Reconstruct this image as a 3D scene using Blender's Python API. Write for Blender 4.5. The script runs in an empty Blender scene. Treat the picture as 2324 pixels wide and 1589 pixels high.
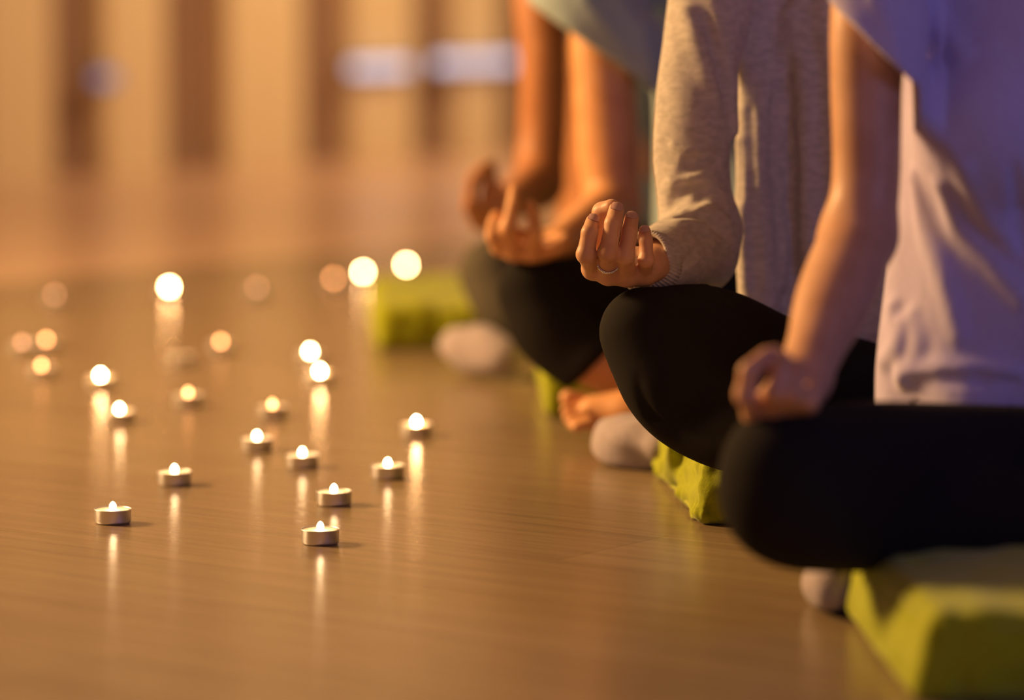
import bpy, bmesh, math, random
import numpy as np
from mathutils import Vector, Matrix
random.seed(4)
S = bpy.context.scene
COL = S.collection

# ------------------------------------------------------------------ camera
F = 7800.0                      # focal length in pixels of the 2324 px frame
CAMH = 0.54
ANG = math.radians(84.2)
CA, SA = math.cos(ANG), math.sin(ANG)
def ray(px, py):
    vx, vy = (px - 1162.0) / F, (794.5 - py) / F
    return np.array([vx, vy * CA + SA, vy * SA - CA])
def P(px, py, Y):
    r = ray(px, py)
    return np.array([0, 0, CAMH]) + r * (Y / r[1])
def onz(px, py, z=0.0):
    r = ray(px, py)
    return np.array([0, 0, CAMH]) + r * ((z - CAMH) / r[2])

# ------------------------------------------------------------------ materials
def nodes(m):
    m.use_nodes = True
    nt = m.node_tree
    return nt, nt.nodes['Principled BSDF']
def mat(name, col, rough=.6, metal=0, spec=.5, **kw):
    m = bpy.data.materials.new(name)
    nt, b = nodes(m)
    b.inputs['Base Color'].default_value = (*col, 1)
    b.inputs['Roughness'].default_value = rough
    b.inputs['Metallic'].default_value = metal
    b.inputs['Specular IOR Level'].default_value = spec
    for k, v in kw.items():
        b.inputs[k.replace('_', ' ')].default_value = v
    return m
def add(nt, t, **kw):
    n = nt.nodes.new(t)
    for k, v in kw.items():
        if k in n.inputs: n.inputs[k].default_value = v
        else: setattr(n, k, v)
    return n
def texbump(m, scale, stretch=(1, 1, 1), strength=.3, dist=.001, detail=4, rot=(0, 0, 0), kind='noise'):
    nt, b = nodes(m)
    tc = add(nt, 'ShaderNodeTexCoord'); mp = add(nt, 'ShaderNodeMapping')
    mp.inputs['Scale'].default_value = stretch; mp.inputs['Rotation'].default_value = rot
    nt.links.new(tc.outputs['Object'], mp.inputs['Vector'])
    if kind == 'noise':
        n = add(nt, 'ShaderNodeTexNoise'); n.inputs['Scale'].default_value = scale; n.inputs['Detail'].default_value = detail
        out = n.outputs['Fac']
    else:
        n = add(nt, 'ShaderNodeTexWave'); n.inputs['Scale'].default_value = scale; n.bands_direction = 'X'
        out = n.outputs['Fac']
    nt.links.new(mp.outputs['Vector'], n.inputs['Vector'])
    bp = add(nt, 'ShaderNodeBump'); bp.inputs['Strength'].default_value = strength; bp.inputs['Distance'].default_value = dist
    old = b.inputs['Normal'].links[0].from_socket if b.inputs['Normal'].links else None
    if old: nt.links.new(old, bp.inputs['Normal'])
    nt.links.new(out, bp.inputs['Height']); nt.links.new(bp.outputs['Normal'], b.inputs['Normal'])
    return m
def texcol(m, c1, c2, scale, stretch=(1, 1, 1), detail=4, lo=.35, hi=.65, rot=(0, 0, 0)):
    nt, b = nodes(m)
    tc = add(nt, 'ShaderNodeTexCoord'); mp = add(nt, 'ShaderNodeMapping')
    mp.inputs['Scale'].default_value = stretch; mp.inputs['Rotation'].default_value = rot
    n = add(nt, 'ShaderNodeTexNoise'); n.inputs['Scale'].default_value = scale; n.inputs['Detail'].default_value = detail
    cr = add(nt, 'ShaderNodeValToRGB')
    cr.color_ramp.elements[0].position = lo; cr.color_ramp.elements[0].color = (*c1, 1)
    cr.color_ramp.elements[1].position = hi; cr.color_ramp.elements[1].color = (*c2, 1)
    nt.links.new(tc.outputs['Object'], mp.inputs['Vector']); nt.links.new(mp.outputs['Vector'], n.inputs['Vector'])
    nt.links.new(n.outputs['Fac'], cr.inputs['Fac']); nt.links.new(cr.outputs['Color'], b.inputs['Base Color'])
    return m

def skin(name, c1, c2):
    m = mat(name, c1, .48, spec=.35)
    nt, b = nodes(m)
    b.inputs['Subsurface Weight'].default_value = .12
    b.inputs['Subsurface Radius'].default_value = (.012, .004, .002)
    b.inputs['Subsurface Scale'].default_value = 1
    texcol(m, c1, c2, 35, detail=5)
    texbump(m, 260, strength=.25, dist=.0006)
    return m
SKIN = skin('skin_fair', (.56, .29, .155), (.64, .35, .20))
SKIN_TAN = skin('skin_tan', (.64, .30, .12), (.72, .36, .155))
SKIN_DARK = skin('skin_dark_tan', (.42, .17, .065), (.50, .21, .085))
NAIL = mat('nail', (.82, .56, .50), .16)
BLACK = texbump(mat('black_leggings', (.017, .014, .0115), .9, spec=.08), 600, strength=.15, dist=.0004)
GREYLEG = texbump(mat('olive_grey_leggings', (.10, .085, .058), .9, spec=.1), 500, strength=.2, dist=.0005)
def cloth(name, c1, c2, scale=350, st=.5, streak=(1, 1, 1), rough=.9):
    m = mat(name, c1, rough, spec=.2)
    m.node_tree.nodes['Principled BSDF'].inputs['Sheen Weight'].default_value = .15
    texcol(m, c1, c2, scale * .35, streak, 3)
    texbump(m, 22, (1, 1, .35), .5, .006, 2)
    texbump(m, scale, streak, st, .0008, 3)
    return m
GREYKNIT = cloth('grey_heather_knit', (.42, .37, .325), (.55, .485, .43), 420, .45, (.6, .6, 1.3))
LILAC = cloth('lilac_cotton', (.52, .46, .66), (.55, .49, .70), 500, .3)
BLUE = cloth('pale_blue_cotton', (.33, .42, .43), (.37, .46, .47), 400, .3)
TEAL = cloth('dark_teal_cotton', (.10, .12, .14), (.12, .14, .16), 400, .3)
TOWEL = cloth('pale_towelling', (.34, .28, .29), (.40, .33, .34), 500, .8)
LIME = cloth('lime_green_canvas', (.30, .33, .005), (.36, .39, .007), 600, .4)
LIMEP = cloth('lime_piping', (.34, .36, .03), (.38, .40, .04), 600, .3)
SILVER = mat('silver', (.8, .78, .76), .25, 1)
FOIL = texbump(mat('aluminium_foil', (.80, .79, .82), .42, 1), 30, (1, 1, .1), .15, .001)
WAX = mat('wax', (.92, .80, .66), .4, Subsurface_Weight=.3)
WAX.node_tree.nodes['Principled BSDF'].inputs['Subsurface Radius'].default_value = (.01, .006, .004)
WICK = mat('wick', (.02, .015, .01), .9)
HAIR = texbump(mat('hair', (.03, .015, .008), .5), 200, (1, 1, .1), .6, .002)
def emit(name, col, st):
    m = bpy.data.materials.new(name); nt, b = nodes(m)
    b.inputs['Base Color'].default_value = (0, 0, 0, 1)
    b.inputs['Emission Color'].default_value = (*col, 1); b.inputs['Emission Strength'].default_value = st
    return m
FLAME = emit('flame', (1, .56, .24), 150)
FLAME_BIG = emit('tall_flame', (1, .54, .22), 230)
FLAME_MID = emit('mid_flame', (1, .60, .28), 80)
FLAME_SMALL = emit('small_flame', (1, .64, .32), 42)
FLAME_LOW = emit('low_flame', (1, .38, .13), 20)
FLAME_FAINT = emit('ember_flame', (1, .42, .2), 7)
BLUEGLOW = emit('blue_white_glow', (.88, .80, .95), 1.1)

# ------------------------------------------------------------------ object helpers
def link(name, me, m, parent=None, smooth=True):
    o = bpy.data.objects.new(name, me); COL.objects.link(o)
    if m: me.materials.append(m)
    if smooth: me.polygons.foreach_set('use_smooth', [True] * len(me.polygons))
    if parent is not None:
        o.parent = parent
        o.matrix_parent_inverse = Matrix.Translation(-Vector(parent.location)) if parent.parent is None else Matrix()
    return o
def empty(name, loc, label=None, cat=None, group=None):
    o = bpy.data.objects.new(name, None); COL.objects.link(o); o.location = loc; o.empty_display_size = .05
    tag(o, label, cat, group); return o
def tag(o, label=None, cat=None, group=None, kind=None):
    if label: o['label'] = label
    if cat: o['category'] = cat
    if group: o['group'] = group
    if kind: o['kind'] = kind
def bmobj(name, bm, m, parent=None, smooth=True):
    me = bpy.data.meshes.new(name); bm.to_mesh(me); bm.free()
    return link(name, me, m, parent, smooth)
def box_bm(bm, lo, hi, M=None):
    r = bmesh.ops.create_cube(bm, size=1)
    for v in r['verts']:
        v.co = Vector([(lo[i] + hi[i]) / 2 + v.co[i] * (hi[i] - lo[i]) for i in range(3)])
        if M: v.co = M @ v.co
    return r
def lathe_bm(bm, prof, n=48, c=(0, 0, 0)):
    rings = []
    for r, z in prof:
        if r < 1e-6: rings.append([bm.verts.new((c[0], c[1], c[2] + z))])
        else: rings.append([bm.verts.new((c[0] + r * math.cos(2 * math.pi * i / n), c[1] + r * math.sin(2 * math.pi * i / n), c[2] + z)) for i in range(n)])
    for a, b in zip(rings, rings[1:]):
        for i in range(n):
            j = (i + 1) % n
            if len(a) == 1 and len(b) == 1: continue
            if len(a) == 1: bm.faces.new((a[0], b[i], b[j]))
            elif len(b) == 1: bm.faces.new((a[i], b[0], a[j]))
            else: bm.faces.new((a[i], b[i], b[j], a[j]))
    bmesh.ops.recalc_face_normals(bm, faces=bm.faces)
def tube_bm(bm, pts, r, n=10):
    pts = [Vector(p) for p in pts]; rings = []
    for i, p in enumerate(pts):
        t = (pts[min(i + 1, len(pts) - 1)] - pts[max(i - 1, 0)]).normalized()
        u = t.cross(Vector((0, 0, 1)) if abs(t.z) < .9 else Vector((1, 0, 0))).normalized(); w = t.cross(u)
        rr = r[i] if hasattr(r, '__len__') else r
        rings.append([bm.verts.new(p + (u * math.cos(2 * math.pi * k / n) + w * math.sin(2 * math.pi * k / n)) * rr) for k in range(n)])
    for a, b in zip(rings, rings[1:]):
        for k in range(n): bm.faces.new((a[k], a[(k + 1) % n], b[(k + 1) % n], b[k]))
    bm.faces.new(rings[0][::-1]); bm.faces.new(rings[-1])
    bmesh.ops.recalc_face_normals(bm, faces=bm.faces)

# ------------------------------------------------------------------ field modelling: smooth unions of tapered limbs, meshed once
class Field:
    def __init__(s, lo, hi, h):
        s.lo = np.array(lo, float); s.h = h
        s.n = np.ceil((np.array(hi) - s.lo) / h).astype(int) + 1
        s.D = np.full(s.n, 1.0, np.float32)
        s.ax = [s.lo[i] + h * np.arange(s.n[i]) for i in range(3)]
    def sub(s, lo, hi):
        a = np.clip(np.floor((np.array(lo) - s.lo) / s.h).astype(int), 0, s.n); b = np.clip(np.ceil((np.array(hi) - s.lo) / s.h).astype(int) + 1, 0, s.n)
        sl = tuple(slice(int(a[i]), int(b[i])) for i in range(3))
        g = np.ix_(s.ax[0][sl[0]], s.ax[1][sl[1]], s.ax[2][sl[2]])
        return sl, g
    def join(s, sl, d, k):
        D = s.D[sl]
        hh = np.maximum(k - np.abs(D - d), 0) / k if k > 0 else 0
        s.D[sl] = np.minimum(D, d) - hh * hh * k * .25
    def cut(s, sl, d, k):
        D = s.D[sl]; e = -d
        hh = np.maximum(k - np.abs(D - e), 0) / k if k > 0 else 0
        s.D[sl] = np.maximum(D, e) + hh * hh * k * .25
    def cone(s, a, ra, b, rb, k=.01, op='join'):
        a = np.array(a, float); b = np.array(b, float); R = max(ra, rb) + k + 3 * s.h + .004
        sl, (x, y, z) = s.sub(np.minimum(a, b) - R, np.maximum(a, b) + R)
        if s.D[sl].size == 0: return
        ba = b - a; L = float(ba @ ba) + 1e-12
        t = np.clip(((x - a[0]) * ba[0] + (y - a[1]) * ba[1] + (z - a[2]) * ba[2]) / L, 0, 1)
        d = np.sqrt((x - a[0] - t * ba[0]) ** 2 + (y - a[1] - t * ba[1]) ** 2 + (z - a[2] - t * ba[2]) ** 2) - (ra + (rb - ra) * t)
        getattr(s, op)(sl, d, k)
    def chain(s, pts, k=.01, op='join'):
        if len(pts) >= 3 and op == 'join':       # pass a smooth curve through the joints
            p = [np.append(a, r) for a, r in pts]; p = [2 * p[0] - p[1]] + p + [2 * p[-1] - p[-2]]; o = []
            for i in range(1, len(p) - 2):
                for t in np.linspace(0, 1, 9)[:-1]:
                    a, b, c, d = p[i - 1:i + 3]
                    o.append(.5 * (2 * b + (c - a) * t + (2 * a - 5 * b + 4 * c - d) * t * t + (3 * b - a - 3 * c + d) * t ** 3))
            o.append(p[-2]); pts = [(q[:3], max(q[3], .0005)) for q in o]
            A = np.array([q[0] for q in pts]); R = max(q[1] for q in pts) + k + 3 * s.h + .004
            sl, (x, y, z) = s.sub(A.min(0) - R, A.max(0) + R)
            if s.D[sl].size == 0: return
            T = Field.__new__(Field); T.lo = s.lo + s.h * np.array([q.start for q in sl]); T.h = s.h; T.n = np.array(s.D[sl].shape)
            T.D = np.full(T.n, 1.0, np.float32); T.ax = [T.lo[i] + s.h * np.arange(T.n[i]) for i in range(3)]
            for (a, ra), (b, rb) in zip(pts, pts[1:]): T.cone(a, ra, b, rb, 0)
            s.join(sl, T.D, k); return
        for (a, ra), (b, rb) in zip(pts, pts[1:]): s.cone(a, ra, b, rb, k, op)
    def ell(s, c, r, M=None, k=.01, op='join'):
        c = np.array(c, float); R = max(r) + k + 3 * s.h
        sl, (x, y, z) = s.sub(c - R, c + R)
        if s.D[sl].size == 0: return
        x, y, z = x - c[0], y - c[1], z - c[2]
        if M is not None:
            M = np.array(M).T
            u = M[0, 0] * x + M[0, 1] * y + M[0, 2] * z; v = M[1, 0] * x + M[1, 1] * y + M[1, 2] * z; w = M[2, 0] * x + M[2, 1] * y + M[2, 2] * z
        else: u, v, w = x + 0 * (y + z), y + 0 * (x + z), z + 0 * (x + y)
        k0 = np.sqrt((u / r[0]) ** 2 + (v / r[1]) ** 2 + (w / r[2]) ** 2)
        k1 = np.sqrt((u / r[0] ** 2) ** 2 + (v / r[1] ** 2) ** 2 + (w / r[2] ** 2) ** 2) + 1e-9
        getattr(s, op)(sl, k0 * (k0 - 1) / k1, k)
    def loft(s, lv, yaw, k=.02, fold=None, op='join'):
        # lv: list of (z, cx, cy, rx, ry)
        lv = np.array(sorted(lv)); zs = lv[:, 0]
        sl, (x, y, z) = s.sub(s.lo, [s.ax[i][-1] for i in range(3)])
        zz = np.linspace(zs[0], zs[-1], 60)
        def I(c):
            v = np.interp(zz, zs, lv[:, c]); kk = np.array([1, 2, 3, 2, 1]) / 9.
            v2 = np.convolve(np.pad(v, 2, 'edge'), kk, 'valid'); return np.interp(z, zz, v2)
        cx, cy, rx, ry = I(1), I(2), I(3), I(4)
        c_, s_ = math.cos(yaw), math.sin(yaw)
        u = (x - cx) * c_ + (y - cy) * s_; v = -(x - cx) * s_ + (y - cy) * c_
        if fold is not None:
            th = np.arctan2(v / ry, u / rx); f = fold(th, z); rx = rx + f; ry = ry + f
        d = (np.sqrt((u / rx) ** 2 + (v / ry) ** 2) - 1) * np.minimum(rx, ry)
        dz = np.maximum(zs[0] - z, z - zs[-1]) + 0 * d
        kk = .02; hh = np.maximum(kk - np.abs(d - dz), 0) / kk
        d = np.maximum(d, dz) + hh * hh * kk * .25
        getattr(s, op)(sl, d, k)
    def plane(s, p, n, k=.004, lo=None, hi=None):
        # remove what lies on the side n points to
        n = np.array(n, float); n /= np.linalg.norm(n)
        sl, (x, y, z) = s.sub(s.lo if lo is None else lo, [s.ax[i][-1] for i in range(3)] if hi is None else hi)
        d = -((x - p[0]) * n[0] + (y - p[1]) * n[1] + (z - p[2]) * n[2])
        s.cut(sl, d, k)
    def hit(s, px, py, y0=None):
        # first surface point seen from the photograph's viewpoint
        r = ray(px, py); r = r / np.linalg.norm(r); o = np.array([0, 0, CAMH])
        t0 = (s.ax[1][0] if y0 is None else y0) / r[1]
        ts = t0 + np.arange(0, (s.ax[1][-1] - s.ax[1][0]) / r[1], s.h * .4)
        q = o + ts[:, None] * r
        i = np.round((q - s.lo) / s.h).astype(int)
        ok = np.all((i >= 0) & (i < s.n), axis=1)
        i = np.clip(i, 0, s.n - 1); v = s.D[i[:, 0], i[:, 1], i[:, 2]]
        w = np.where(ok & (v < 0))[0]
        return q[w[0]] if len(w) else None
    def fold(s, pts, r=.005, out=.3, k=.014, r2=None, op='join'):
        hs = [s.hit(*p) for p in pts]; hs = [h for h in hs if h is not None]
        if len(hs) < 2: return
        md = np.median([h[1] for h in hs]); hs = [h for h in hs if abs(h[1] - md) < .034]
        if len(hs) < 2: return
        vd = np.array([0, 1.0, 0]); n = len(hs)
        pp = []
        for i, q in enumerate(hs):
            w = math.sin(math.pi * (i + .35) / (n - .3)); rr = r * (.45 + .55 * w)
            off = rr * (1 - out) if op == 'join' else -rr * (1 - out)
            pp.append((q + vd * off, rr))
        s.chain(pp, k, op)
    def mesh(s, name, smooth=1):
        D = s.D; n = s.n; neg = D < 0
        def c(a): return a
        cells = np.zeros(n - 1, np.int16)
        acc = np.zeros((*(n - 1), 3), np.float32); cnt = np.zeros(n - 1, np.float32)
        for axn in range(3):
            A = [slice(None)] * 3; B = [slice(None)] * 3; A[axn] = slice(0, -1); B[axn] = slice(1, None)
            d0 = D[tuple(A)]; d1 = D[tuple(B)]; ch = (d0 < 0) != (d1 < 0)
            with np.errstate(all='ignore'): t = np.where(ch, d0 / (d0 - d1), 0).astype(np.float32)
            o1, o2 = [i for i in range(3) if i != axn]
            for i in (0, 1):
                for j in (0, 1):
                    sl = [slice(None)] * 3
                    sl[o1] = slice(i, i + n[o1] - 1); sl[o2] = slice(j, j + n[o2] - 1)
                    cc = ch[tuple(sl)]; cnt += cc
                    acc[..., axn] += t[tuple(sl)]
                    acc[..., o1] += cc * float(i); acc[..., o2] += cc * float(j)
        act = cnt > 0; idx = -np.ones(n - 1, np.int64); idx[act] = np.arange(act.sum())
        g = np.argwhere(act); V = s.lo + s.h * (g + acc[act] / cnt[act][:, None])
        quads = []
        for axn in range(3):
            A = [slice(None)] * 3; B = [slice(None)] * 3; A[axn] = slice(0, -1); B[axn] = slice(1, None)
            ch = neg[tuple(A)] != neg[tuple(B)]
            e = np.argwhere(ch); o1, o2 = (axn + 1) % 3, (axn + 2) % 3
            e = e[(e[:, o1] > 0) & (e[:, o2] > 0) & (e[:, o1] < n[o1] - 1) & (e[:, o2] < n[o2] - 1)]
            f = neg[tuple(e.T)]
            def at(a, b):
                q = e.copy(); q[:, o1] -= a; q[:, o2] -= b; return idx[tuple(q.T)]
            q = np.stack([at(1, 1), at(0, 1), at(0, 0), at(1, 0)], 1)
            q[~f] = q[~f][:, ::-1]; quads.append(q)
        Q = np.concatenate(quads); Q = Q[(Q >= 0).all(1)]
        if smooth:
            E = np.concatenate([Q[:, [0, 1]], Q[:, [1, 2]], Q[:, [2, 3]], Q[:, [3, 0]]])
            for it in range(smooth):
                W = np.zeros(len(V)); A_ = np.zeros_like(V)
                for c_ in range(3):
                    A_[:, c_] = np.bincount(E[:, 0], V[E[:, 1], c_], len(V)) + np.bincount(E[:, 1], V[E[:, 0], c_], len(V))
                W = np.bincount(E[:, 0], minlength=len(V)) + np.bincount(E[:, 1], minlength=len(V))
                V = V * .5 + .5 * A_ / np.maximum(W, 1)[:, None]
        return V, Q
def to_mesh(name, parts):
    V = []; Q = []; o = 0
    for v, q in parts: V.append(v); Q.append(q + o); o += len(v)
    V = np.concatenate(V); Q = np.concatenate(Q)
    me = bpy.data.meshes.new(name); me.vertices.add(len(V)); me.vertices.foreach_set('co', V.astype(np.float32).ravel())
    me.loops.add(Q.size); me.polygons.add(len(Q))
    me.loops.foreach_set('vertex_index', Q.astype(np.int32).ravel())
    me.polygons.foreach_set('loop_start', np.arange(0, Q.size, 4, dtype=np.int32))
    me.polygons.foreach_set('loop_total', np.full(len(Q), 4, np.int32))
    me.update(calc_edges=True); me.validate(); return me
def PR(lst, k=1.0):           # [(px,py,Y,r)] -> [(point, r)]
    return [(P(a, b, c), r * k) for a, b, c, r in lst]

# ------------------------------------------------------------------ room (turned about 53 degrees to the view)
WD = np.array([.6, .8, 0]); WN = np.array([.8, -.6, 0])      # along the far wall / out of it to the room
W0 = np.array([-1.19, 10.9, 0])
def wall_s(px):               # where the ray through column px meets the far wall
    r = ray(px, 380); t = (W0 @ WN) / (r @ WN); q = r * t
    return (q - W0) @ WD
def floor_material():
    m = mat('oak_laminate', (.4, .27, .15), .3)
    nt, b = nodes(m); L = nt.links.new
    tc = add(nt, 'ShaderNodeTexCoord'); mp = add(nt, 'ShaderNodeMapping')
    mp.inputs['Rotation'].default_value = (0, 0, math.radians(37))
    L(tc.outputs['Object'], mp.inputs['Vector'])
    br = add(nt, 'ShaderNodeTexBrick'); br.inputs['Scale'].default_value = 1
    br.inputs['Brick Width'].default_value = 1.3; br.inputs['Row Height'].default_value = .19; br.inputs['Mortar Size'].default_value = .0012
    br.inputs['Mortar Smooth'].default_value = .3; br.inputs['Bias'].default_value = 0
    br.inputs['Color1'].default_value = (.275, .195, .112, 1); br.inputs['Color2'].default_value = (.31, .225, .13, 1)
    br.inputs['Mortar'].default_value = (.23, .16, .085, 1)
    L(mp.outputs['Vector'], br.inputs['Vector'])
    g = add(nt, 'ShaderNodeMapping'); g.inputs['Scale'].default_value = (1.3, 24, 1); L(mp.outputs['Vector'], g.inputs['Vector'])
    n = add(nt, 'ShaderNodeTexNoise'); n.inputs['Scale'].default_value = 2.2; n.inputs['Detail'].default_value = 7; n.inputs['Roughness'].default_value = .62
    n.inputs['Distortion'].default_value = .6
    L(g.outputs['Vector'], n.inputs['Vector'])
    cr = add(nt, 'ShaderNodeValToRGB'); e = cr.color_ramp.elements
    e[0].position = .3; e[0].color = (.70, .67, .64, 1); e[1].position = .68; e[1].color = (1.06, 1.05, 1.04, 1)
    L(n.outputs['Fac'], cr.inputs['Fac'])
    mx = add(nt, 'ShaderNodeMix', data_type='RGBA', blend_type='MULTIPLY'); mx.inputs['Factor'].default_value = .9
    L(br.outputs['Color'], mx.inputs['A']); L(cr.outputs['Color'], mx.inputs['B'])
    # paler base colour past a straight line along the far wall
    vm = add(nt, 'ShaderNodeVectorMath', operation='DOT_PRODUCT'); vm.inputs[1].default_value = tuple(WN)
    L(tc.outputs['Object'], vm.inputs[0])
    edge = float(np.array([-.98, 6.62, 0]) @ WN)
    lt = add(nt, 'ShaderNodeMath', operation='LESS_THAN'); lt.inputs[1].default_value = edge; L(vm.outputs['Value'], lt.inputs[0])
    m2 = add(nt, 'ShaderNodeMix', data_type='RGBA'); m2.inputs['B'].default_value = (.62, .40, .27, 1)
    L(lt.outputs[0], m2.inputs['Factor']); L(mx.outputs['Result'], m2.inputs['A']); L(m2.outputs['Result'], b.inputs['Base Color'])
    bp = add(nt, 'ShaderNodeBump'); bp.inputs['Strength'].default_value = .25; bp.inputs['Distance'].default_value = .0006
    f = add(nt, 'ShaderNodeMapping'); f.inputs['Scale'].default_value = (30, 300, 1); L(mp.outputs['Vector'], f.inputs['Vector'])
    n2 = add(nt, 'ShaderNodeTexNoise'); n2.inputs['Scale'].default_value = 1.5; n2.inputs['Detail'].default_value = 3; L(f.outputs['Vector'], n2.inputs['Vector'])
    L(n2.outputs['Fac'], bp.inputs['Height']); L(bp.outputs['Normal'], b.inputs['Normal'])
    b.inputs['Roughness'].default_value = .23
    b.inputs['Specular IOR Level'].default_value = .22
    return m
def quad(name, pts, m, kind='structure'):
    bm = bmesh.new(); bm.faces.new([bm.verts.new(p) for p in pts]); o = bmobj(name, bm, m, None, False); o['kind'] = kind; return o
# room rectangle in (along wall s, out of wall t)
def RW(s, t, z=0): q = W0 + WD * s + WN * t; return (q[0], q[1], z)
SMIN, SMAX, TMAX, HT = -9.5, 6.5, 12.5, 2.8
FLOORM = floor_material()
PLASTER = texbump(mat('warm_plaster', (.16, .12, .08), .85), 60, strength=.2, dist=.001)
BROWNW = texcol(mat('brown_wall', (.2, .12, .07), .5), (.27, .155, .095), (.33, .20, .13), 3, (1, 1, .3))
CREAM = texbump(mat('cream_panel', (.82, .64, .38), .7), 40, strength=.1)
CEIL = mat('ceiling_paint', (.28, .21, .15), .9)
def slab(name, s0, s1, t0, t1, z0, z1, m):
    bm = bmesh.new(); c = [RW(s, t, z) for z in (z0, z1) for s, t in ((s0, t0), (s1, t0), (s1, t1), (s0, t1))]
    v = [bm.verts.new(p) for p in c]
    for f in ((0, 1, 2, 3), (7, 6, 5, 4), (0, 4, 5, 1), (1, 5, 6, 2), (2, 6, 7, 3), (3, 7, 4, 0)): bm.faces.new([v[i] for i in f])
    bmesh.ops.recalc_face_normals(bm, faces=bm.faces)
    o = bmobj(name, bm, m, None, False); o['kind'] = 'structure'; return o
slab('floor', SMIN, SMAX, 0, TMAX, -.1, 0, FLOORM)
slab('ceiling', SMIN, SMAX, 0, TMAX, HT, HT + .1, CEIL)
slab('wall_back', SMIN, SMAX, -.15, 0, -.1, HT + .1, BROWNW)
slab('wall_left', SMIN - .15, SMIN, 0, TMAX, -.1, HT + .1, PLASTER)
slab('wall_right', SMAX, SMAX + .15, 0, TMAX, -.1, HT + .1, PLASTER)
slab('wall_front', SMIN, SMAX, TMAX, TMAX + .15, -.1, HT + .1, PLASTER)
slab('baseboard_back', SMIN, SMAX, 0, .02, 0, .07, BROWNW)
for i, (a, b) in enumerate(((-260, -120), (-60, 88), (212, 345), (492, 655), (775, 908), (1012, 1102), (1230, 1330))):
    slab('trim_%d' % (i + 1), wall_s(a), wall_s(b), .0, .06, 0.0, HT, CREAM)

# emissive bars standing in for pale blue glows low on the far wall
def wall_glow(px0, px1, py, m, label):
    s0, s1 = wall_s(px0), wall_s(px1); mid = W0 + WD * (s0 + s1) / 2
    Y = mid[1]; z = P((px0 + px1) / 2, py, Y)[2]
    e = empty('glow_bar', (mid[0] + WN[0] * .075, mid[1] + WN[1] * .075, z), label, 'light', 'pale blue glowing bars low on the back wall')
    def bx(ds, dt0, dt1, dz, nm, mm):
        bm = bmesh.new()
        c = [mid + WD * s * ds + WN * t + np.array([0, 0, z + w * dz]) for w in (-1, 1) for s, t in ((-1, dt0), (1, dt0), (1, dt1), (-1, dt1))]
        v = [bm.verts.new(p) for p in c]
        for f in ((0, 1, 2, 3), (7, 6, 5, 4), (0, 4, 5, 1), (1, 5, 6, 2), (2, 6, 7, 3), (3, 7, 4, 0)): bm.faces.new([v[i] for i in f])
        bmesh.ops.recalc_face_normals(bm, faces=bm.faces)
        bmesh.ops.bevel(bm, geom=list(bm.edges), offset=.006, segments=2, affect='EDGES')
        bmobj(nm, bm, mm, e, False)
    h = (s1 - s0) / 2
    bx(h, .061, .085, .028, 'backing', PLASTER); bx(h * .95, .086, .112, .02, 'glow_face', m)
wall_glow(745, 880, 152, BLUEGLOW, 'pale blue horizontal glowing bar on a cream panel, left of the bright pair')
wall_glow(935, 1120, 140, BLUEGLOW, 'pale blue horizontal light bar beside the woman\'s bare arm, longest and brightest')
wall_glow(165, 215, 176, emit('dim_blue', (.6, .6, 1), .35), 'short dim blue glowing bar at far left between two cream panels')

# ------------------------------------------------------------------ tealights
RC, HC = .0190, .0150
def tealight(x, y, fm, label, group):
    e = empty('tealight', (x, y, 0), label, 'candle', group)
    bm = bmesh.new()
    lathe_bm(bm, [(0, .0005), (RC - .0018, .0004), (RC - .0007, .0012), (RC - .0003, .003), (RC, HC - .001), (RC + .0005, HC - .0003), (RC + .0003, HC + .0002), (RC - .0004, HC), (RC - .0006, .004), (0, .0035)], 56)
    o = bmobj('foil_cup', bm, FOIL, e); o.matrix_parent_inverse = Matrix()
    bm = bmesh.new()
    lathe_bm(bm, [(0, .0042), (RC - .0009, .0042), (RC - .0007, HC - .0004), (RC - .003, HC - .0012), (.005, HC - .0016), (.002, HC - .0012), (0, HC - .0012)], 40)
    o = bmobj('wax', bm, WAX, e); o.matrix_parent_inverse = Matrix()
    bm = bmesh.new()
    tube_bm(bm, [(0, 0, HC - .005), (.0002, 0, HC - .001), (.0009, 0, HC + .0015)], .0007, 8)
    o = bmobj('wick', bm, WICK, e); o.matrix_parent_inverse = Matrix()
    if fm:
        bm = bmesh.new(); z = HC - .002
        if fm in (FLAME, FLAME_BIG, FLAME_MID, FLAME_SMALL): pr = [(0, z), (.0022, z + .0008), (.0033, z + .0024), (.0036, z + .0042), (.0032, z + .0064), (.0020, z + .0084), (0, z + .0098)]
        else: pr = [(0, z), (.0022, z + .001), (.0032, z + .003), (.0030, z + .005), (.0018, z + .0075), (0, z + .0095)]
        lathe_bm(bm, pr, 20)
        o = bmobj('flame', bm, fm, e); o.matrix_parent_inverse = Matrix()
    return e
def copy_tree(o, loc, label, group):
    c = o.copy(); COL.objects.link(c); c.location = loc; c['label'] = label; c['group'] = group
    for ch in o.children:
        d = ch.copy(); COL.objects.link(d); d.parent = c; d.matrix_parent_inverse = Matrix()
    return c
protos = {}
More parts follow.
